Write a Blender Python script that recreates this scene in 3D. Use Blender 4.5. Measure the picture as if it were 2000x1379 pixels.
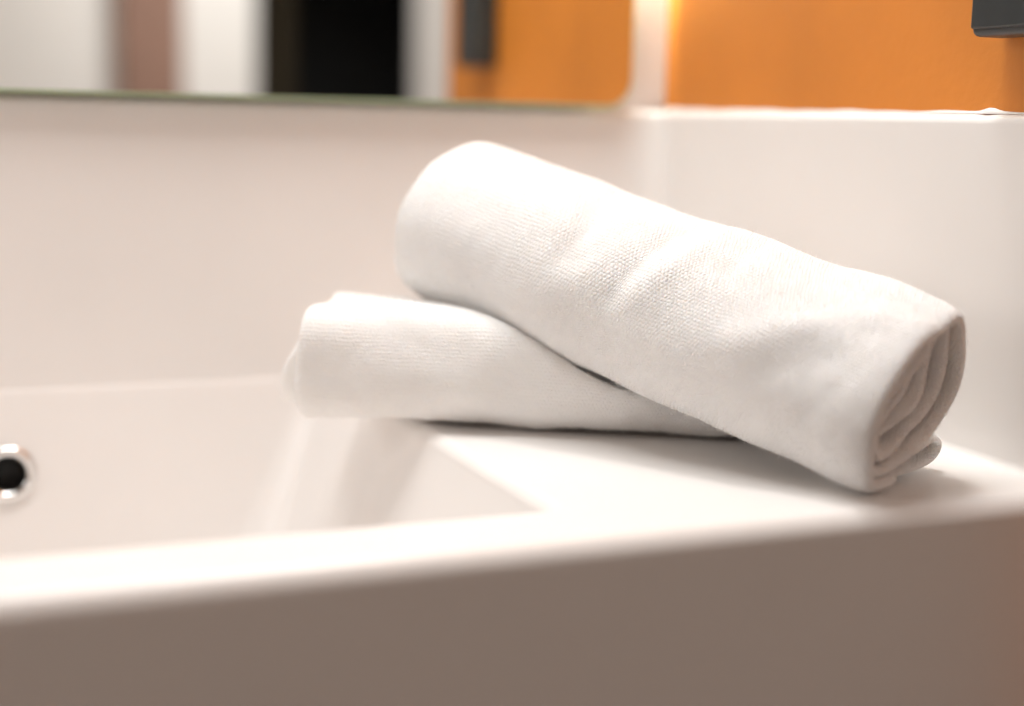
import bpy, bmesh, math
import numpy as np
from mathutils import Vector, Matrix

sc = bpy.context.scene
for o in list(bpy.data.objects):
    bpy.data.objects.remove(o)
col = sc.collection

# ------------------------------------------------------------------ camera
DZ = 0.85                       # height of the basin deck above the floor
cam_d = bpy.data.cameras.new('camera')
cam = bpy.data.objects.new('camera', cam_d)
col.objects.link(cam)
sc.camera = cam
cam_d.sensor_width = 36.0
cam_d.lens = 52.137
cam_d.clip_start = 0.02
cam_d.clip_end = 60.0
RX = Vector((0.92132619, -0.38809186, 0.02329716))      # camera right
RY = Vector((0.03972385, 0.15357394, 0.98733837))       # camera up
RF = Vector((0.38675582, 0.90873525, -0.15690820))      # camera forward
cam.matrix_world = Matrix(((RX.x, RY.x, -RF.x, 0.0),
                           (RX.y, RY.y, -RF.y, 0.0),
                           (RX.z, RY.z, -RF.z, DZ + 0.175),
                           (0, 0, 0, 1)))
cam_d.dof.use_dof = True
cam_d.dof.focus_distance = 0.772
cam_d.dof.aperture_fstop = 2.0

# ------------------------------------------------------------------ world, lamps, exposure
world = bpy.data.worlds.new('World')
sc.world = world
world.use_nodes = True
bg = world.node_tree.nodes['Background']
bg.inputs[0].default_value = (1.0, 0.765, 0.635, 1)
bg.inputs[1].default_value = 0.31

def disc_lamp(name, loc, target, power, size, colr=(1.0, 0.945, 0.885), spread=180):
    d = bpy.data.lights.new(name, 'AREA')
    d.shape = 'DISK'
    d.size = size
    d.energy = power
    d.color = colr
    d.spread = math.radians(spread)
    o = bpy.data.objects.new(name, d)
    col.objects.link(o)
    o.location = loc
    o.rotation_euler = (Vector(target) - Vector(loc)).to_track_quat('-Z', 'Y').to_euler()
    return o

lamp_soft = disc_lamp('overhead_soft_fill', (0.38, 0.700, DZ + 1.15), (0.38, 0.700, 0), 14.6, 1.1, (1.0, 1.0, 0.985))  # added soft area light, stands in for bounce from a white ceiling
lamp_soft.data.shape = 'RECTANGLE'
lamp_soft.data.size_y = 0.30
lamp_soft.rotation_euler = (0, 0, 0)
disc_lamp('ceiling_lamp_over_basin', (0.46, 0.80, DZ + 1.25), (0.46, 0.80, 0), 4.0, 0.20, (1.0, 0.995, 0.975))
lamp_side = disc_lamp('left_side_fill', (-0.72, 0.68, DZ + 0.45), (0.38, 0.70, DZ + 0.04), 1.5, 0.36, (1.0, 0.995, 0.975))  # unseen fill light, added at the left to lift the towel fronts
disc_lamp('far_wall_fill', (0.75, -1.05, DZ + 1.35), (0.75, -1.45, 0), 8.0, 0.2, (1.0, 0.97, 0.94), 100)  # unseen light added to brighten the far wall reflected in the mirror
led = disc_lamp('mirror_edge_led_strip', (0.480, 0.9812, DZ + 0.655), (1.0, 1.09, DZ + 0.655), 4.2, 0.006, (0.97, 1.0, 0.86), 170)
led.data.shape = 'RECTANGLE'
led.data.size_y = 0.70

vs = sc.view_settings
vs.view_transform = 'Standard'
vs.look = 'None'
vs.exposure = 0.07
vs.gamma = 1.0
vs.use_curve_mapping = False
sc.cycles.max_bounces = 10
sc.cycles.diffuse_bounces = 6
sc.cycles.caustics_reflective = True
sc.cycles.sample_clamp_indirect = 6.0
sc.cycles.use_denoising = True

# ------------------------------------------------------------------ helpers
def tag(o, label=None, cat=None, group=None, kind=None):
    if label: o['label'] = label
    if cat: o['category'] = cat
    if group: o['group'] = group
    if kind: o['kind'] = kind
    return o

def empty(name, loc):
    o = bpy.data.objects.new(name, None)
    o.empty_display_size = 0.05
    o.location = loc
    col.objects.link(o)
    return o

def mesh_obj(name, verts, faces, mat, parent=None, smooth=True, uvs=None):
    me = bpy.data.meshes.new(name)
    me.from_pydata([tuple(v) for v in verts], [], [tuple(f) for f in faces])
    me.validate()
    me.update()
    if smooth:
        me.polygons.foreach_set('use_smooth', [True] * len(me.polygons))
    o = bpy.data.objects.new(name, me)
    if mat: me.materials.append(mat)
    col.objects.link(o)
    if parent is not None:
        o.parent = parent
        o.matrix_parent_inverse = Matrix.Translation(-parent.location)
    return o

def weighted(o):
    m = o.modifiers.new('weighted_normals', 'WEIGHTED_NORMAL')
    m.keep_sharp = True
    m.weight = 80
    return o

def box_mesh(name, lo, hi, mat, parent=None, bevel=0.0, seg=3):
    bm = bmesh.new()
    bmesh.ops.create_cube(bm, size=1.0)
    for v in bm.verts:
        v.co = Vector([lo[i] + (v.co[i] + 0.5) * (hi[i] - lo[i]) for i in range(3)])
    if bevel > 0:
        bmesh.ops.bevel(bm, geom=list(bm.edges), offset=bevel, segments=seg, affect='EDGES', profile=0.5)
    me = bpy.data.meshes.new(name)
    bm.to_mesh(me)
    bm.free()
    if bevel > 0:
        me.polygons.foreach_set('use_smooth', [True] * len(me.polygons))
    me.materials.append(mat)
    o = bpy.data.objects.new(name, me)
    col.objects.link(o)
    if parent is not None:
        o.parent = parent
        o.matrix_parent_inverse = Matrix.Translation(-parent.location)
    if bevel > 0:
        weighted(o)
    return o

class NT:
    """small helper for node trees"""
    def __init__(self, name):
        self.m = bpy.data.materials.new(name)
        self.m.use_nodes = True
        self.t = self.m.node_tree
        self.b = self.t.nodes['Principled BSDF']
    def n(self, typ, **kw):
        nd = self.t.nodes.new(typ)
        for k, v in kw.items():
            setattr(nd, k, v)
        return nd
    def l(self, a, b):
        self.t.links.new(a, b)
    def math(self, op, a, b=None, c=None):
        nd = self.n('ShaderNodeMath', operation=op)
        for i, x in enumerate((a, b, c)):
            if x is None: continue
            if isinstance(x, (int, float)): nd.inputs[i].default_value = x
            else: self.l(x, nd.inputs[i])
        return nd.outputs[0]
    def ramp(self, fac, stops):
        r = self.n('ShaderNodeValToRGB')
        els = r.color_ramp.elements
        while len(els) < len(stops): els.new(0.5)
        for e, (p, c) in zip(els, stops):
            e.position = p
            e.color = (*c, 1)
        self.l(fac, r.inputs[0])
        return r.outputs[0]

def noisy(name, base, rough, var=0.04, scale=30.0, bump=0.0, bump_scale=200.0, metal=0.0, spec=0.5, coat=0.0):
    t = NT(name)
    tc = t.n('ShaderNodeTexCoord')
    nz = t.n('ShaderNodeTexNoise')
    nz.inputs['Scale'].default_value = scale
    nz.inputs['Detail'].default_value = 4
    t.l(tc.outputs['Object'], nz.inputs['Vector'])
    lo = tuple(max(0, c * (1 - var)) for c in base)
    hi = tuple(min(1, c * (1 + var)) for c in base)
    t.l(t.ramp(nz.outputs[0], [(0.3, lo), (0.7, hi)]), t.b.inputs['Base Color'])
    t.l(t.math('MULTIPLY_ADD', nz.outputs[0], 0.12, rough - 0.06), t.b.inputs['Roughness'])
    t.b.inputs['Metallic'].default_value = metal
    t.b.inputs['Specular IOR Level'].default_value = spec
    t.b.inputs['Coat Weight'].default_value = coat
    if bump > 0:
        n2 = t.n('ShaderNodeTexNoise')
        n2.inputs['Scale'].default_value = bump_scale
        n2.inputs['Detail'].default_value = 5
        t.l(tc.outputs['Object'], n2.inputs['Vector'])
        bp = t.n('ShaderNodeBump')
        bp.inputs['Strength'].default_value = 0.5
        bp.inputs['Distance'].default_value = bump
        t.l(n2.outputs[0], bp.inputs['Height'])
        t.l(bp.outputs[0], t.b.inputs['Normal'])
    return t.m

M_basin = noisy('basin_solid_surface', (0.80, 0.775, 0.755), 0.34, 0.012, 9.0, spec=0.45)
M_white = noisy('white_painted_wall', (0.80, 0.775, 0.75), 0.6, 0.02, 6.0, 0.0006, 240)
M_orange = noisy('orange_painted_wall', (0.64, 0.212, 0.024), 0.55, 0.10, 7.0, 0.0006, 160)
M_chrome = noisy('chrome', (0.80, 0.79, 0.78), 0.12, 0.02, 20, metal=1.0)
M_black = noisy('black_dispenser_plastic', (0.022, 0.026, 0.028), 0.42, 0.15, 60, 0.0002, 900)
M_dark = noisy('overflow_dark_pipe', (0.006, 0.006, 0.006), 0.6, 0.1, 50)
M_brown = noisy('brown_wood', (0.27, 0.155, 0.115), 0.5, 0.10, 12)
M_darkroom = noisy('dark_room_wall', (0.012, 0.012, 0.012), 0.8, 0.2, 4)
M_darkwood = noisy('dark_wood', (0.06, 0.04, 0.016), 0.6, 0.2, 6)
M_floor = noisy('brown_floor', (0.14, 0.095, 0.07), 0.6, 0.15, 5)
M_backing = noisy('mirror_backing_board', (0.42, 0.44, 0.36), 0.6, 0.05, 20)

t = NT('mirror_silver')
t.b.inputs['Base Color'].default_value = (0.93, 0.95, 0.93, 1)
t.b.inputs['Metallic'].default_value = 1.0
t.b.inputs['Roughness'].default_value = 0.0
M_mirror = t.m

t = NT('green_glass_edge')
t.b.inputs['Base Color'].default_value = (0.60, 0.70, 0.54, 1)
t.b.inputs['Roughness'].default_value = 0.12
tr_ = t.n('ShaderNodeBsdfTranslucent')
tr_.inputs['Color'].default_value = (0.78, 0.98, 0.45, 1)
mx_ = t.n('ShaderNodeMixShader')
mx_.inputs[0].default_value = 0.5
t.l(t.b.outputs[0], mx_.inputs[1]); t.l(tr_.outputs[0], mx_.inputs[2])
t.l(mx_.outputs[0], t.t.nodes['Material Output'].inputs['Surface'])
M_glass = t.m

def towel_material(name, du, dv, base, amp, band=None, rib=0.0):
    """terry weave: staggered loops in the cloth's own coordinates (UV in metres)"""
    t = NT(name)
    uv = t.n('ShaderNodeUVMap')
    uv.uv_map = 'cloth'
    nz = t.n('ShaderNodeTexNoise')
    nz.inputs['Scale'].default_value = 90.0
    nz.inputs['Detail'].default_value = 2
    t.l(uv.outputs[0], nz.inputs['Vector'])
    sub = t.n('ShaderNodeVectorMath', operation='MULTIPLY_ADD')
    t.l(nz.outputs['Color'], sub.inputs[0])
    sub.inputs[1].default_value = (0.0026, 0.0026, 0)
    t.l(uv.outputs[0], sub.inputs[2])
    sp = t.n('ShaderNodeSeparateXYZ')
    t.l(sub.outputs[0], sp.inputs[0])
    x = t.math('DIVIDE', sp.outputs[0], du)
    y = t.math('DIVIDE', sp.outputs[1], dv)
    fy = t.math('FLOOR', y)
    ry = t.math('FRACT', y)
    xs = t.math('MULTIPLY_ADD', fy, 0.5, x)
    sx = t.math('ABSOLUTE', t.math('SINE', t.math('MULTIPLY', xs, math.pi)))
    sy = t.math('SINE', t.math('MULTIPLY', ry, math.pi))
    sxm = t.math('MULTIPLY_ADD', sx, 1.0 - rib, rib)
    sy = t.math('MULTIPLY_ADD', sy, 0.62, 0.38)
    loop = t.math('POWER', t.math('MULTIPLY', sxm, sy), 0.8)
    # patches where the pile is worn flat and the weave fades
    nz2 = t.n('ShaderNodeTexNoise')
    nz2.inputs['Scale'].default_value = 22.0
    nz2.inputs['Detail'].default_value = 3
    t.l(uv.outputs[0], nz2.inputs['Vector'])
    mr = t.n('ShaderNodeMapRange')
    mr.inputs[1].default_value = 0.35; mr.inputs[2].default_value = 0.62
    mr.inputs[3].default_value = 0.8; mr.inputs[4].default_value = 1.0
    t.l(nz2.outputs[0], mr.inputs[0])
    wv = t.math('MULTIPLY', loop, mr.outputs[0])
    if band:
        sp2 = t.n('ShaderNodeSeparateXYZ')
        t.l(uv.outputs[0], sp2.inputs[0])
        m1 = t.n('ShaderNodeMapRange')
        m1.inputs[1].default_value = band[0]; m1.inputs[2].default_value = band[1]
        m1.inputs[3].default_value = 0.75; m1.inputs[4].default_value = 1.0
        t.l(sp2.outputs[1], m1.inputs[0])
        wv = t.math('MULTIPLY', wv, m1.outputs[0])
    fz = t.n('ShaderNodeTexNoise')
    fz.inputs['Scale'].default_value = 850.0
    fz.inputs['Detail'].default_value = 3
    t.l(uv.outputs[0], fz.inputs['Vector'])
    hgt = t.math('MULTIPLY_ADD', fz.outputs[0], 1.3, wv)
    bp = t.n('ShaderNodeBump')
    bp.inputs['Strength'].default_value = 1.0
    bp.inputs['Distance'].default_value = amp
    t.l(hgt, bp.inputs['Height'])
    t.l(bp.outputs[0], t.b.inputs['Normal'])
    lo = tuple(c * 0.93 for c in base)
    t.l(t.ramp(nz2.outputs[0], [(0.3, lo), (0.65, base)]), t.b.inputs['Base Color'])
    t.b.inputs['Roughness'].default_value = 0.95
    t.b.inputs['Specular IOR Level'].default_value = 0.15
    t.b.inputs['Sheen Weight'].default_value = 0.25
    t.b.inputs['Sheen Roughness'].default_value = 0.6
    t.b.inputs['Subsurface Weight'].default_value = 0.45
    t.b.inputs['Subsurface Radius'].default_value = (1.0, 0.9, 0.8)
    t.b.inputs['Subsurface Scale'].default_value = 0.004
    return t.m

M_towel_a = towel_material('white_terry', 0.0021, 0.0020, (0.96, 0.952, 0.942), 0.00070, band=(0.050, 0.085))
M_fibre = noisy('cotton_fibre', (0.90, 0.885, 0.865), 0.9, 0.01, 40, spec=0.1)
M_towel_b = towel_material('white_ribbed_terry', 0.0022, 0.0020, (0.96, 0.948, 0.932), 0.00070, rib=0.45)

# ------------------------------------------------------------------ walls
FX, FY = 0.5345, 0.9837          # faces of the upstand (right, back)
T = 0.0062                        # upstand thickness
WX, WY = FX + T, FY + T          # wall planes
UPH = 0.1825                     # upstand height above deck
CEIL = DZ + 1.75
fl = box_mesh('floor', (-3.0, -3.0, -0.12), (3.0, WY + 0.15, -0.002), M_floor)
tag(fl, 'dark brown floor under the washbasin', 'floor', kind='structure')
ow = box_mesh('orange_wall', (WX, 0.490, 0.0), (WX + 0.11, WY + 0.15, CEIL), M_orange)
tag(ow, 'orange painted side wall above the white upstand', 'wall', kind='structure')
bw = box_mesh('back_wall', (-0.85, WY, 0.0), (WX - 0.0005, WY + 0.15, CEIL), M_white)
tag(bw, 'white wall behind the mirror and basin', 'wall', kind='structure')

# the room behind the camera, as the mirror shows it
FWY = -1.50
fw = empty('far_wall', (0.7, FWY, 0.0))
tag(fw, 'white wall across the room seen in the mirror', 'wall', kind='structure')
box_mesh('wall_panel', (-1.6, FWY - 0.02, 0.0), (0.806, FWY, CEIL), M_white, fw)
box_mesh('wall_panel', (1.200, FWY - 0.02, 0.0), (2.6, FWY, CEIL), M_white, fw)
box_mesh('lintel', (0.806, FWY - 0.02, 2.05), (1.200, FWY, CEIL), M_white, fw)
bp_ = empty('wooden_post', (0.562, FWY, 0.0))
tag(bp_, 'brown wooden post on the white wall reflected in the mirror', 'post')
box_mesh('shaft', (0.492, FWY + 0.002, 0.10), (0.632, FWY + 0.05, 2.2), M_brown, bp_, 0.006)
box_mesh('plinth', (0.484, FWY + 0.002, 0.0), (0.640, FWY + 0.058, 0.099), M_brown, bp_, 0.006)
dr = empty('dark_doorway', (1.0, FWY, 0.0))
tag(dr, 'unlit black doorway reflected in the mirror', 'doorway')
box_mesh('back_panel', (0.70, FWY - 1.0, 0.0), (1.60, FWY - 0.95, 2.06), M_darkroom, dr)
box_mesh('side_panel', (0.70, FWY - 0.95, 0.0), (0.74, FWY - 0.022, 2.06), M_darkroom, dr)
box_mesh('side_panel', (1.56, FWY - 0.95, 0.0), (1.60, FWY - 0.022, 2.06), M_darkroom, dr)
box_mesh('top_panel', (0.70, FWY - 1.0, 2.061), (1.60, FWY - 0.022, 2.10), M_darkroom, dr)
dl = empty('door_leaf', (1.0, FWY - 0.6, 0.0))
tag(dl, 'dim brown door leaf inside the black doorway', 'door')
box_mesh('panel', (0.98, FWY - 0.62, 0.01), (1.04, FWY - 0.58, 1.98), M_darkwood, dl, 0.004)

# ------------------------------------------------------------------ washbasin
basin = empty('washbasin', (0.0, 0.75, DZ))
tag(basin, 'white trough washbasin with upstand and wide front rim', 'washbasin')

def rrect(x0, x1, y0, y1, r, z, n=8):
    pts = []
    for cx, cy, a0 in ((x1 - r, y1 - r, 0), (x0 + r, y1 - r, 90), (x0 + r, y0 + r, 180), (x1 - r, y0 + r, 270)):
        for k in range(n + 1):
            a = math.radians(a0 + 90.0 * k / n)
            pts.append((cx + r * math.cos(a), cy + r * math.sin(a), z))
    return pts

BX0, BX1, BY0, BY1 = -0.62, FX + 0.0055, 0.5425, FY + 0.0056
rings = []
ro = 0.011
def outer(inset, z):
    return rrect(BX0 + inset, BX1 - inset, BY0 + inset, BY1 - inset * 0.03, 0.014 - inset * 0.6, DZ + z)
rings.append(outer(0.004, -0.200))
rings.append(outer(0.0, -0.196))
rings.append(outer(0.0, -0.10))
for k in range(0, 9):
    a = math.radians(90.0 * k / 8)
    rings.append(outer(ro * (1 - math.cos(a)), -ro + ro * math.sin(a)))
# opening
OX0, OX1, OY0, OY1 = -0.50, 0.2745, 0.598, FY - 0.0012
ri = 0.009
def inner(off, z, r=0.010):
    # off > 0: outside of the opening edge
    return rrect(OX0 - off, OX1 + off, OY0 - off, OY1 + min(off, 0.005), r + max(off, 0) * 0.5, DZ + z)
for k in range(0, 7):
    a = math.radians(90.0 * k / 6)
    rings.append(inner(ri * (1 - math.sin(a)), -ri * (1 - math.cos(a))))
DEP = 0.135
def wall_ring(z, extra=0.0):
    d = -z - ri
    return rrect(OX0 + 0.30 * d + extra, OX1 - 0.34 * d - extra, OY0 + 0.10 * d + extra, OY1 - 0.14 * d - extra,
                 0.012 + 0.18 * d, DZ + z)
for z in (-0.03, -0.06, -0.09, -DEP + 0.022):
    rings.append(wall_ring(z))
for k in range(1, 7):
    a = math.radians(90.0 * k / 6)
    z = -DEP + 0.022 * (1 - math.sin(a))
    rings.append(wall_ring(z, 0.022 * (1 - math.cos(a))))
nR = len(rings[0])
V = [p for r in rings for p in r]
F = []
for i in range(len(rings) - 1):
    for j in range(nR):
        j2 = (j + 1) % nR
        F.append((i * nR + j, i * nR + j2, (i + 1) * nR + j2, (i + 1) * nR + j))
F.append(tuple(range(nR))[::-1])
F.append(tuple((len(rings) - 1) * nR + j for j in range(nR)))
bowl = mesh_obj('bowl', V, F, M_basin, basin)

# overflow: hole in the sloping rear wall of the bowl
OV = Vector((0.0668, 0.0, DZ - 0.0580))
OV.y = OY1 - 0.14 * (-(OV.z - DZ) - ri)
nrm = Vector((0, -1, 0.14)).normalized()
rotq = nrm.to_track_quat('Z', 'Y')
bm = bmesh.new()
bmesh.ops.create_cone(bm, cap_ends=True, segments=40, radius1=0.0135, radius2=0.0135, depth=0.028)
me = bpy.data.meshes.new('cutter')
bm.to_mesh(me); bm.free()
cut = bpy.data.objects.new('cutter', me)
col.objects.link(cut)
cut.matrix_world = Matrix.Translation(OV) @ rotq.to_matrix().to_4x4()
bo = bowl.modifiers.new('hole', 'BOOLEAN')
bo.object = cut
bo.operation = 'DIFFERENCE'
bo.solver = 'EXACT'
dg = bpy.context.evaluated_depsgraph_get()
me2 = bpy.data.meshes.new_from_object(bowl.evaluated_get(dg))
bowl.modifiers.clear()
bowl.data = me2
me2.polygons.foreach_set('use_smooth', [True] * len(me2.polygons))
bpy.data.objects.remove(cut)
weighted(bowl)

def lathe(name, prof, mat, loc, q, parent, seg=48):
    V, F = [], []
    for r, z in prof:
        for k in range(seg):
            a = 2 * math.pi * k / seg
            V.append(loc + q @ Vector((r * math.cos(a), r * math.sin(a), z)))
    for i in range(len(prof) - 1):
        for k in range(seg):
            k2 = (k + 1) % seg
            F.append((i * seg + k, i * seg + k2, (i + 1) * seg + k2, (i + 1) * seg + k))
    return mesh_obj(name, V, F, mat, parent)

ringp = [(0.0112, -0.0125), (0.0112, 0.0005)]
for k in range(0, 11):
    a = math.radians(180 - 18.0 * k)
    ringp.append((0.01465 + 0.00345 * math.cos(a), 0.0005 + 0.0030 * math.sin(a)))
ringp.append((0.0182, 0.0004))
ov = lathe('overflow_ring', ringp, M_chrome, OV, rotq, basin)
ov['label'] = 'chrome overflow ring in the rear wall of the bowl'
lathe('overflow_pipe', [(0.0109, -0.0005), (0.0109, -0.0120), (0.0002, -0.0122)], M_dark, OV, rotq, ov)

# upstand: coved profile swept along the back, round the corner and along the right side
rc, rb = 0.0055, 0.0055
prof = []
for k in range(0, 9):
    a = math.radians(90.0 * k / 8)
    prof.append((T + rc - rc * math.sin(a), -0.0003 + rc - rc * math.cos(a)))
prof.append((T, 0.06)); prof.append((T, 0.12))
for k in range(0, 9):
    a = math.radians(90.0 * k / 8)
    prof.append((T - rb + rb * math.cos(a), UPH - rb + rb * math.sin(a)))
prof.append((0.0006, UPH))
D0 = 0.028
path = []
for x in (-0.62, -0.3, 0.0, 0.2, 0.268, 0.292, 0.35, 0.45): path.append(('b', x))
for k in range(0, 13): path.append(('c', math.radians(90.0 - 90.0 * k / 12)))
for y in (0.90, 0.80, 0.70, 0.60, 0.5435): path.append(('s', y))
V, F = [], []
for kind, val in path:
    for jj, (d, z) in enumerate(prof):
        if kind == 'b' and val < 0.28 and jj < 9:      # above the bowl: no cove, the face runs down to the bowl edge
            d, z = T, -0.0088 + jj * 0.0016
        if kind == 'b': p = (val, WY - d)
        elif kind == 's': p = (WX - d, val)
        else:
            r = D0 - d
            p = (WX - D0 + r * math.cos(val), WY - D0 + r * math.sin(val))
        V.append((p[0], p[1], DZ + z))
n = len(prof)
for i in range(len(path) - 1):
    for j in range(n - 1):
        F.append((i * n + j, (i + 1) * n + j, (i + 1) * n + j + 1, i * n + j + 1))
# end caps on the front and left ends
base = len(V)
for kind, val, i in (('s', 0.5435, len(path) - 1), ('b', -0.62, 0)):
    b0 = len(V)
    if kind == 's': V.append((WX - 0.0006, val, DZ + 0.0004))
    else: V.append((val, WY - 0.0006, DZ + 0.0004))
    for j in range(n - 1):
        F.append((i * n + j, i * n + j + 1, b0))
up = mesh_obj('upstand', V, F, M_basin, basin)
bm = bmesh.new(); bm.from_mesh(up.data)
bmesh.ops.recalc_face_normals(bm, faces=bm.faces)
bm.to_mesh(up.data); bm.free()
weighted(up)
# silicone bead along the top of the side upstand
rng = np.random.default_rng(4)
V, F = [], []
ys = np.linspace(0.5445, 0.985, 120)
w = 0.0014 + 0.0003 * np.sin(ys * 60) + 0.0002 * np.sin(ys * 143)
for i, y in enumerate(ys):
    blob = 0.0018 * math.exp(-((y - 0.632) / 0.006) ** 2)
    for k in range(7):
        a = math.radians(90.0 * k / 6)
        rr = max(0.001, w[i]) + blob
        V.append((WX - 0.0003 - rr * math.cos(a), y, DZ + UPH + 0.0001 + rr * math.sin(a)))
for i in range(119):
    for k in range(6):
        F.append((i * 7 + k, i * 7 + k + 1, (i + 1) * 7 + k + 1, (i + 1) * 7 + k))
mesh_obj('silicone_bead', V, F, M_white, basin)

# ------------------------------------------------------------------ mirror
MY = 0.9730
MX0, MX1, MZ0, MZ1, MR = -0.75, 0.5052, DZ + 0.1832, DZ + 1.05, 0.022
mir = empty('wall_mirror', ((MX0 + MX1) / 2, MY, MZ0))
tag(mir, 'large wall mirror with green glass edge and rounded corner above the basin', 'mirror')
def plate(inset, y):
    n = 12
    pts = []
    x0, x1, z0, z1, r = MX0 + inset, MX1 - inset, MZ0 + inset, MZ1 - inset, MR - inset
    for cx, cz, a0 in ((x1 - r, z1 - r, 0), (x0 + r, z1 - r, 90), (x0 + r, z0 + r, 180), (x1 - r, z0 + r, 270)):
        for k in range(n + 1):
            a = math.radians(a0 + 90.0 * k / n)
            pts.append((cx + r * math.cos(a), y, cz + r * math.sin(a)))
    return pts
pm = plate(0.0022, MY)
mesh_obj('mirror_face', pm, [tuple(range(len(pm)))], M_mirror, mir, smooth=False)
rr_ = [plate(0.0022, MY), plate(0.0014, MY + 0.0004), plate(0.0006, MY + 0.0014), plate(0.0, MY + 0.0026), plate(0.0, MY + 0.0055)]
V = [p for r in rr_ for p in r]; n = len(rr_[0]); F = []
for i in range(len(rr_) - 1):
    for j in range(n):
        F.append((i * n + j, i * n + (j + 1) % n, (i + 1) * n + (j + 1) % n, (i + 1) * n + j))
mesh_obj('glass_edge', V, F, M_glass, mir)
box_mesh('backing', (MX0 + 0.03, MY + 0.006, MZ0 + 0.012), (MX1 - 0.03, WY - 0.0008, MZ1 - 0.012), M_backing, mir)

# ------------------------------------------------------------------ soap dispenser
ds = empty('soap_dispenser', (WX, 0.611, DZ + 0.2212))
tag(ds, 'black soap dispenser fixed to the orange wall', 'soap dispenser')
box_mesh('housing', (WX - 0.0225, 0.575, DZ + 0.2212), (WX - 0.0008, 0.627, DZ + 0.40), M_black, ds, 0.004, 4)
box_mesh('front_cover', (WX - 0.025, 0.578, DZ + 0.2250), (WX - 0.0220, 0.624, DZ + 0.396), M_black, ds, 0.0012, 2)

# ------------------------------------------------------------------ rolled towels
def sines(rng, n, lo, hi):
    """band-limited noise: sum of random plane waves in (u, v) metres"""
    k = rng.uniform(lo, hi, n)
    a = rng.uniform(0, 2 * math.pi, n)
    ph = rng.uniform(0, 2 * math.pi, n)
    def f(u, v):
        s = 0
        for i in range(n):
            s = s + np.sin(2 * math.pi * k[i] * (u * math.cos(a[i]) + v * math.sin(a[i])) + ph[i])
        return s / math.sqrt(n / 2.0)
    return f

def interp_profile(tab):
    ang = np.array([a for a, r in tab], float)
    rad = np.array([r for a, r in tab], float)
    o = np.argsort(ang)
    ang, rad = ang[o], rad[o]
    A = np.concatenate([ang - 360, ang, ang + 360]); R_ = np.concatenate([rad] * 3)
    dense = np.arange(-180, 180, 1.0)
    d = np.interp(dense, A, R_)
    kern = np.hanning(31); kern /= kern.sum()
    d = np.convolve(np.concatenate([d[-30:], d, d[:30]]), kern, 'same')[30:-30]
    def f(a):
        a = (np.asarray(a, float) + 180) % 360
        return np.interp(a, np.arange(0, 361), np.append(d, d[0]))
    return f

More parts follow.
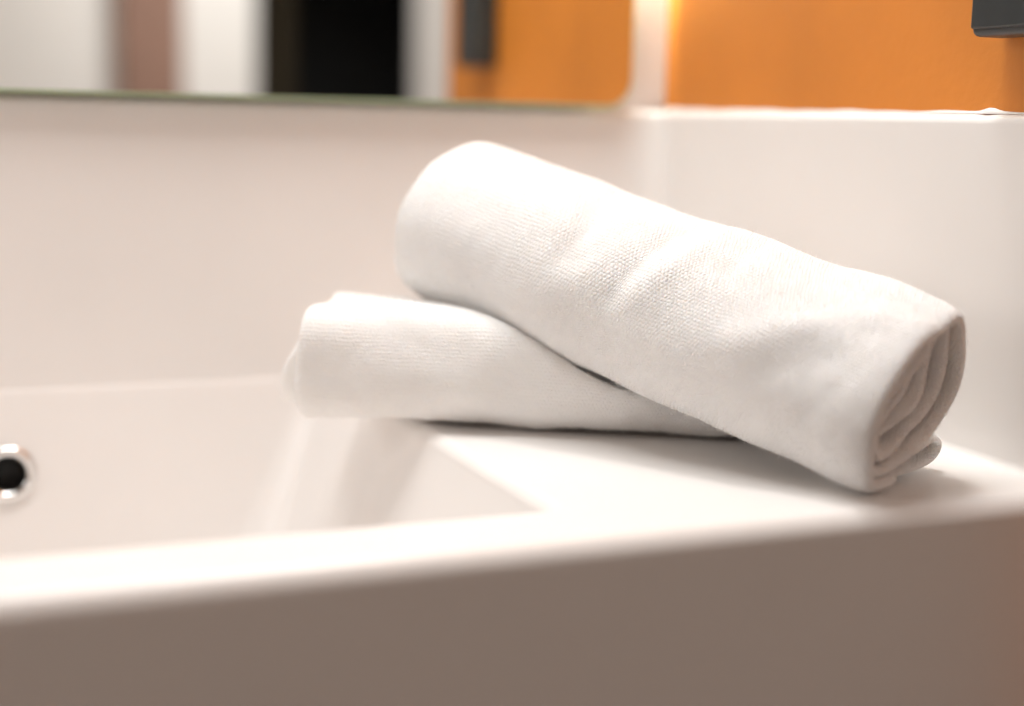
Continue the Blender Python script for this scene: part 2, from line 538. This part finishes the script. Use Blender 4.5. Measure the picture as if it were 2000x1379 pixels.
def build_towel(name, origin, e, L, center, profR, profL, turns, t, g, a0, tail, mat, seed, wrinkle, end_r, end_l,
                slit_ang=60.0, slit=0.6, bend=None, push=None, nu=190, lump=0.0010, fibres=0, draw=0.05):
    rng = np.random.default_rng(seed)
    e = np.array(e, float); e /= np.linalg.norm(e)
    p = np.cross([0, 0, 1], e); p /= np.linalg.norm(p)
    q = np.cross(e, p)
    # path parameter: tail points, then spiral inwards
    nphi = int(turns * 110)
    phi = np.linspace(0, 360.0 * turns, nphi)
    def section(pf):
        ang = a0 - phi
        r = pf(ang) - t / 2 - g * phi / 360.0
        r = np.maximum(r, 0.004)
        x = r * np.cos(np.radians(ang)); y = r * np.sin(np.radians(ang))
        ca, sa = math.cos(math.radians(slit_ang)), math.sin(math.radians(slit_ang))
        l = x * ca + y * sa; m = -x * sa + y * ca
        fr = np.clip((phi - 250) / (360.0 * turns - 250), 0, 1)
        m = m * (1 - (1 - slit) * fr); l = l * (1 + 0.10 * fr)
        x = l * ca - m * sa; y = l * sa + m * ca
        pts = np.stack([x + center[0], y + center[1]], 1)
        if tail is not None:
            tp = np.array(tail, float)
            full = np.concatenate([tp, pts[:1]])
            # resample tail smoothly (Catmull-like through chaikin)
            for _ in range(3):
                qn = []
                qn.append(full[0])
                for i in range(len(full) - 1):
                    qn.append(full[i] * .75 + full[i + 1] * .25)
                    qn.append(full[i] * .25 + full[i + 1] * .75)
                qn.append(full[-1])
                full = np.array(qn)
            d = np.concatenate([[0], np.cumsum(np.linalg.norm(np.diff(full, axis=0), axis=1))])
            nn = 60
            dd = np.linspace(0, d[-1], nn)
            full = np.stack([np.interp(dd, d, full[:, 0]), np.interp(dd, d, full[:, 1])], 1)
            pts = np.concatenate([full[:-1], pts])
        return pts
    sR, sL = section(profR), section(profL)
    ns = len(sR)
    ntail = ns - nphi
    mid = 0.5 * (sR + sL)
    S = np.concatenate([[0], np.cumsum(np.linalg.norm(np.diff(mid, axis=0), axis=1))])
    phis = np.concatenate([np.full(ntail, -1.0), phi])
    # axial samples, denser at both ends so the edges can be rounded
    c = np.linspace(0, 1, nu)
    edge = 0.010 / L
    core = edge + (1 - 2 * edge) * c[6:-6:1] if False else None
    er = max(0.0038, 0.85 * t)
    ue = np.array([0, 0.03, 0.09, 0.18, 0.32, 0.5, 0.75]) * er / L
    uu = np.concatenate([ue, np.linspace(er * 1.04 / L, 1 - er * 1.04 / L, nu), 1 - ue[::-1]])
    dist0 = np.minimum(uu, 1 - uu) * L
    thick = np.sqrt(np.clip(1 - (1 - np.clip(dist0 / er, 0, 1)) ** 2, 0.0, 1))
    # per-layer end positions
    u0 = end_l(S, phis, rng)
    u1 = L + end_r(S, phis, rng)
    Ux = u0[:, None] + (u1 - u0)[:, None] * uu[None, :]
    fr = np.clip(Ux / L, 0, 1)
    sm = fr * fr * (3 - 2 * fr)
    P2 = sL[:, None, :] * (1 - sm)[..., None] + sR[:, None, :] * sm[..., None]
    # the roll draws in a little towards both ends, which rounds its rims
    en = np.clip(1 - (L - Ux) / 0.014, 0, 1) ** 2 + 0.45 * np.clip(1 - Ux / 0.014, 0, 1) ** 2
    cc = np.array(center, float)
    sc_ = np.where(phis < 0, 0.0, 1.0)[:, None] * en * draw
    P2 = P2 + (cc - P2) * sc_[..., None]
    # wrinkles and lumps, moved along the section normal
    tan = np.gradient(P2, axis=0)
    tl = np.linalg.norm(tan, axis=2, keepdims=True)
    tan = tan / np.maximum(tl, 1e-9)
    nor = np.stack([-tan[..., 1], tan[..., 0]], 2)        # outward for a clockwise spiral
    n1 = sines(rng, 10, 8, 22); n2 = sines(rng, 14, 30, 75)
    Sg = np.broadcast_to(S[:, None], Ux.shape)
    angl = a0 - np.broadcast_to(phis[:, None], Ux.shape)
    per = np.radians(angl)
    vv = 0.045 * per                                     # same value on every layer at one angle
    wr = wrinkle(Ux, (angl + 180) % 360 - 180)
    inw = np.where(phis < 0, 0.25, np.clip(1 - (phis - 300) / 500, 0.0, 1.0))[:, None]
    vloc = ((angl + 180) % 360 - 180)
    cx, sx_ = 0.045 * np.cos(per), 0.045 * np.sin(per)
    low = n1(Ux + 0.6 * cx, sx_ * 1.2 + 0.3 * cx) * lump
    hi = n2(Ux, Sg) * lump * 0.16
    n3 = sines(rng, 8, 9, 30)
    inner_w = np.clip((phis - 340) / 200, 0, 1)[:, None]
    disp = (wr + low) * inw + hi * (0.3 + 0.7 * inw) + n3(Sg, Ux * 0.4) * 0.0009 * inner_w
    P2 = P2 + nor * disp[..., None]
    if bend is not None:
        P2 = P2 + bend(Ux)
    O = np.array(origin, float)
    C = O + (Ux[..., None]) * e + P2[..., :1] * p + P2[..., 1:] * q
    if push is not None:
        C = push(C, t)
    # true surface normals
    dS = np.gradient(C, axis=0); dU = np.gradient(C, axis=1)
    N = np.cross(dU, dS)
    N /= np.maximum(np.linalg.norm(N, axis=2, keepdims=True), 1e-12)
    # orient outward
    sgn = np.sign(np.sum(N[ntail + 20:ntail + 90] * (nor[ntail + 20:ntail + 90, :, :1] * p + nor[ntail + 20:ntail + 90, :, 1:] * q)))
    N *= sgn
    sedge = np.minimum(S, S[-1] - S)
    ths = np.sqrt(np.clip(1 - (1 - np.clip(sedge / 0.003, 0, 1)) ** 2, 0, 1))
    lay_t = np.where(phis < 0, 0.72, 1.0 + 0.12 * np.clip((400 - phis) / 120, 0, 1))
    half = 0.5 * t * thick[None, :] * (ths * lay_t)[:, None]
    Aout = C + N * half[..., None]
    Bin = C - N * half[..., None]
    nuu = len(uu)
    verts = np.concatenate([Aout.reshape(-1, 3), Bin.reshape(-1, 3)])
    idx = np.arange(ns * nuu).reshape(ns, nuu)
    a, b, c_, d = idx[:-1, :-1], idx[1:, :-1], idx[1:, 1:], idx[:-1, 1:]
    f1 = np.stack([a, b, c_, d], -1).reshape(-1, 4)
    off = ns * nuu
    f2 = np.stack([a, d, c_, b], -1).reshape(-1, 4) + off
    def strip(i0, i1):
        return np.stack([i0[:-1], i0[1:], i1[1:], i1[:-1]], -1)
    f3 = strip(idx[:, 0], idx[:, 0] + off); f4 = strip(idx[:, -1][::-1], idx[::-1, -1] + off)
    f5 = strip(idx[0, ::-1], idx[0, ::-1] + off); f6 = strip(idx[-1, :], idx[-1, :] + off)
    faces = np.concatenate([f1, f2, f3, f4, f5, f6])
    if sgn < 0: pass
    me = bpy.data.meshes.new(name)
    me.vertices.add(len(verts)); me.vertices.foreach_set('co', verts.astype(np.float32).ravel())
    me.loops.add(faces.size); me.loops.foreach_set('vertex_index', faces.astype(np.int32).ravel())
    me.polygons.add(len(faces))
    me.polygons.foreach_set('loop_start', np.arange(0, faces.size, 4, dtype=np.int32))
    me.polygons.foreach_set('loop_total', np.full(len(faces), 4, dtype=np.int32))
    me.update(calc_edges=True)
    me.validate()
    uv = np.stack([Ux.reshape(-1), Sg.reshape(-1)], 1)
    uv = np.concatenate([uv, uv])
    lay = me.uv_layers.new(name='cloth')
    li = np.empty(len(me.loops), dtype=np.int32); me.loops.foreach_get('vertex_index', li)
    lay.data.foreach_set('uv', uv[li].astype(np.float32).ravel())
    me.polygons.foreach_set('use_smooth', [True] * len(me.polygons))
    me.materials.append(mat)
    o = bpy.data.objects.new(name, me)
    col.objects.link(o)
    bm = bmesh.new(); bm.from_mesh(me)
    bmesh.ops.recalc_face_normals(bm, faces=bm.faces)
    bm.to_mesh(me); bm.free()
    # loose fibres standing off the outer cloth, so the outline is soft
    if fibres:
        lo_, hi_ = ntail, ntail + int(nphi / turns * 1.05)
        si = rng.integers(lo_, hi_, fibres); ui = rng.integers(2, nuu - 2, fibres)
        f_u = rng.random(fibres)[:, None]; f_s = rng.random(fibres)[:, None]
        base_ = Aout[si, ui] * (1 - f_u) + Aout[si, np.minimum(ui + 1, nuu - 1)] * f_u
        base_ = base_ + (Aout[np.minimum(si + 1, ns - 1), ui] - Aout[si, ui]) * f_s
        dirn = N[si, ui] * rng.uniform(0.35, 1.0, fibres)[:, None] + rng.normal(0, 0.55, (fibres, 3))
        dirn /= np.linalg.norm(dirn, axis=1, keepdims=True)
        ln = rng.gamma(2.5, 0.00050, fibres)[:, None] + 0.0003
        side = np.cross(dirn, rng.normal(0, 1, (fibres, 3)))
        side /= np.linalg.norm(side, axis=1, keepdims=True)
        wd = 0.00008
        midp = base_ + dirn * ln * 0.55 + rng.normal(0, 0.00008, (fibres, 3))
        tip = base_ + dirn * ln + rng.normal(0, 0.00030, (fibres, 3))
        b_ = base_ - N[si, ui] * 0.0002
        fv = np.stack([b_ - side * wd, b_ + side * wd, midp + side * wd * 0.8, midp - side * wd * 0.8, tip], 1).reshape(-1, 3)
        fibre_data = fv
    # object origin at the foot of the towel
    base_pt = Vector(verts.mean(0)); base_pt.z = float(verts[:, 2].min())
    me.transform(Matrix.Translation(-base_pt)); o.location = base_pt
    if fibres:
        fv = fibre_data - np.array(base_pt)
        k5 = np.arange(fibres)[:, None] * 5
        ff = [tuple(x) for x in (k5 + np.array([[0, 1, 2, 3]])).tolist()] + [tuple(x) for x in (k5 + np.array([[3, 2, 4]])).tolist()]
        fm = bpy.data.meshes.new('pile')
        fm.from_pydata(fv.tolist(), [], ff)
        fm.materials.append(M_fibre)
        fo = bpy.data.objects.new('pile', fm)
        fo['kind'] = 'stuff'
        col.objects.link(fo)
        fo.parent = o
    return o

def gauss_ridge(u, a, pts, width_u, amp):
    """ridge (or furrow) along a polyline of (u, angle) with a given width in metres"""
    best = np.full(u.shape, 1e9)
    x, y = u, (a % 360) * 0.00079          # angle degrees -> metres on a 45 mm radius
    P = [(pu, (pa % 360) * 0.00079) for pu, pa in pts]
    for (x0, y0), (x1, y1) in zip(P[:-1], P[1:]):
        dx, dy = x1 - x0, y1 - y0
        tt = np.clip(((x - x0) * dx + (y - y0) * dy) / (dx * dx + dy * dy), 0, 1)
        best = np.minimum(best, (x - x0 - tt * dx) ** 2 + (y - y0 - tt * dy) ** 2)
    return amp * np.exp(-best / width_u ** 2)

# upper towel --------------------------------------------------------------
al, ta, LU = math.radians(25), math.radians(12.5), 0.315
eU = np.array([math.sin(al) * math.cos(ta), -math.cos(al) * math.cos(ta), -math.sin(ta)])
OR = np.array([0.424, 0.564, DZ + 0.0012])
OU = OR - eU * LU
cU = (0.029, 0.045)
profUR = interp_profile([(-123, .0535), (-142, .0503), (-156, .0485), (-168, .0470), (-178, .0450), (159, .0420), (123, .0395),
                         (82, .0440), (66, .0560), (55, .0550), (40, .0520), (27, .0510), (-5, .0495), (-23, .0455), (-57, .0405), (-95, .0445)])
profUL = interp_profile([(-110, .0540), (-127, .0555), (-145, .0568), (-167, .0565), (174, .0555), (157, .0525), (124, .0495),
                         (90, .0512), (65, .0530), (30, .050), (0, .048), (-40, .046), (-80, .049)])
def wrU(u, a):
    w = gauss_ridge(u, a, [(0.105, 80), (0.116, 120), (0.121, 160)], 0.010, -0.0030)
    w = w + gauss_ridge(u, a, [(0.045, 90), (0.080, 100)], 0.022, 0.0018)
    w = w + gauss_ridge(u, a, [(0.166, 95), (0.163, 136), (0.156, 172)], 0.0080, -0.0028)
    w = w + gauss_ridge(u, a, [(0.183, 90), (0.181, 130), (0.174, 162)], 0.009, 0.0018)
    w = w + gauss_ridge(u, a, [(0.204, 80), (0.206, 120)], 0.008, -0.0014)
    w = w + gauss_ridge(u, a, [(0.236, 172), (0.262, 142), (0.284, 116)], 0.010, 0.0018)
    w = w + gauss_ridge(u, a, [(0.260, 178), (0.282, 154)], 0.012, -0.0014)
    w = w + gauss_ridge(u, a, [(0.282, 196), (0.270, 222)], 0.012, -0.0014)
    w = w + gauss_ridge(u, a, [(0.135, 195), (0.185, 205)], 0.010, -0.0008)
    return w
def endRU(S, phi, rng):
    f = sines(rng, 6, 8, 30)
    x = np.where(phi < 0, -0.004, 0.002 - 0.0016 * np.clip(phi, 0, 3000) / 360.0)
    x = np.where(phi > 330, x - 0.0030 * np.clip((phi - 330) / 90, 0, 1), x)
    x = x - 0.006 * np.clip((phi - 900) / 300, 0, 1)
    return x + 0.0014 * f(S, S * 0) * np.clip(phi / 400, 0.2, 1)
def endLU(S, phi, rng):
    f = sines(rng, 6, 8, 30)
    return -0.0045 + 0.003 * np.clip(phi, 0, 3000) / 360.0 + 0.0010 * f(S, S * 0)
tailU = [(0.050, 0.0120), (0.060, 0.0150), (0.070, 0.0165), (0.0795, 0.0140), (0.0815, 0.0080), (0.074, 0.0036), (0.062, 0.0032), (0.048, 0.0034), (0.030, 0.0038)]
upper = build_towel('rolled_towel', OU, eU, LU, cU, profUR, profUL, 4.4, 0.0064, 0.0076, -97.0, tailU, M_towel_a, 11,
                    wrU, endRU, endLU, slit_ang=58.0, slit=0.42, lump=0.0006, fibres=40000)
tag(upper, 'rolled white towel leaning across the other one, open spiral end at the right', 'towel', 'rolled white towels')

# lower towel --------------------------------------------------------------
pU = np.cross([0, 0, 1], eU); pU /= np.linalg.norm(pU); qU = np.cross(eU, pU)
def push_lower(C, t):
    """press the lower towel flat where the upper one lies on it"""
    rel = C - OU
    u = rel @ eU
    x = rel @ pU - cU[0]; y = rel @ qU - cU[1]
    r = np.hypot(x, y); ang = np.degrees(np.arctan2(y, x))
    fr = np.clip(u / LU, 0, 1); sm = fr * fr * (3 - 2 * fr)
    need = profUL(ang) * (1 - sm) + profUR(ang) * sm + t / 2 + 0.0012
    fade = np.clip((u + 0.012) / 0.012, 0, 1) * np.clip((LU + 0.010 - u) / 0.01, 0, 1)
    sft = 0.0025
    dlt = sft * np.log1p(np.exp(np.clip((need - r) / sft, -30, 30))) * fade
    # push straight down in the section plane of the upper roll
    C = C - (dlt * 1.15)[..., None] * qU
    C[..., 2] = np.maximum(C[..., 2], DZ + t / 2 + 0.0006 - 0.0)
    return C
eL = np.array([0.865, -0.5, 0.0]); eL /= np.linalg.norm(eL)
LL = 0.305
OL = np.array([0.295, 0.803, DZ]) - eL * 0.083
angs = np.arange(-180, 180, 6)
def sup(a, hw, hh, ex=2.4):
    c, s = abs(math.cos(math.radians(a))), abs(math.sin(math.radians(a)))
    return (1.0 / ((c / hw) ** ex + (s / hh) ** ex)) ** (1 / ex)
profL_ = interp_profile([(a, sup(a, 0.050, 0.0355, 3.2)) for a in angs])
def endRL(S, phi, rng):
    f = sines(rng, 6, 8, 30)
    return -0.0015 * np.clip(phi, 0, 3000) / 360.0 + 0.001 * f(S, S * 0)
def endLL(S, phi, rng):
    f = sines(rng, 6, 8, 30)
    ang = np.radians(-40.0 - phi)
    up_ = np.clip(np.sin(ang), 0, 1); dn = np.clip(-np.sin(ang), 0, 1)
    base = 0.010 + 0.006 * up_ ** 1.5 + 0.004 * dn ** 3 + 0.0022 * f(S, S * 0)
    tongue = 0.0125 * np.exp(-((phi - 466.0) / 42.0) ** 4)
    return base + 0.002 * np.clip(phi - 360, 0, 3000) / 360.0 - tongue
def wrL(u, a):
    w = gauss_ridge(u, a, [(0.03, 120), (0.06, 150), (0.10, 165)], 0.012, -0.0016)
    w = w + gauss_ridge(u, a, [(0.02, 190), (0.05, 200), (0.11, 205)], 0.009, -0.0012)
    return w
lower = build_towel('rolled_towel', OL, eL, LL, (0.0, 0.0365), profL_, profL_, 4.3, 0.0054, 0.0070, -40.0, None, M_towel_b, 23,
                    wrL, endRL, endLL, slit_ang=0.0, slit=0.8, push=push_lower, lump=0.0008, fibres=34000)
tag(lower, 'rolled white towel lying flat underneath the other, its end over the basin', 'towel', 'rolled white towels')
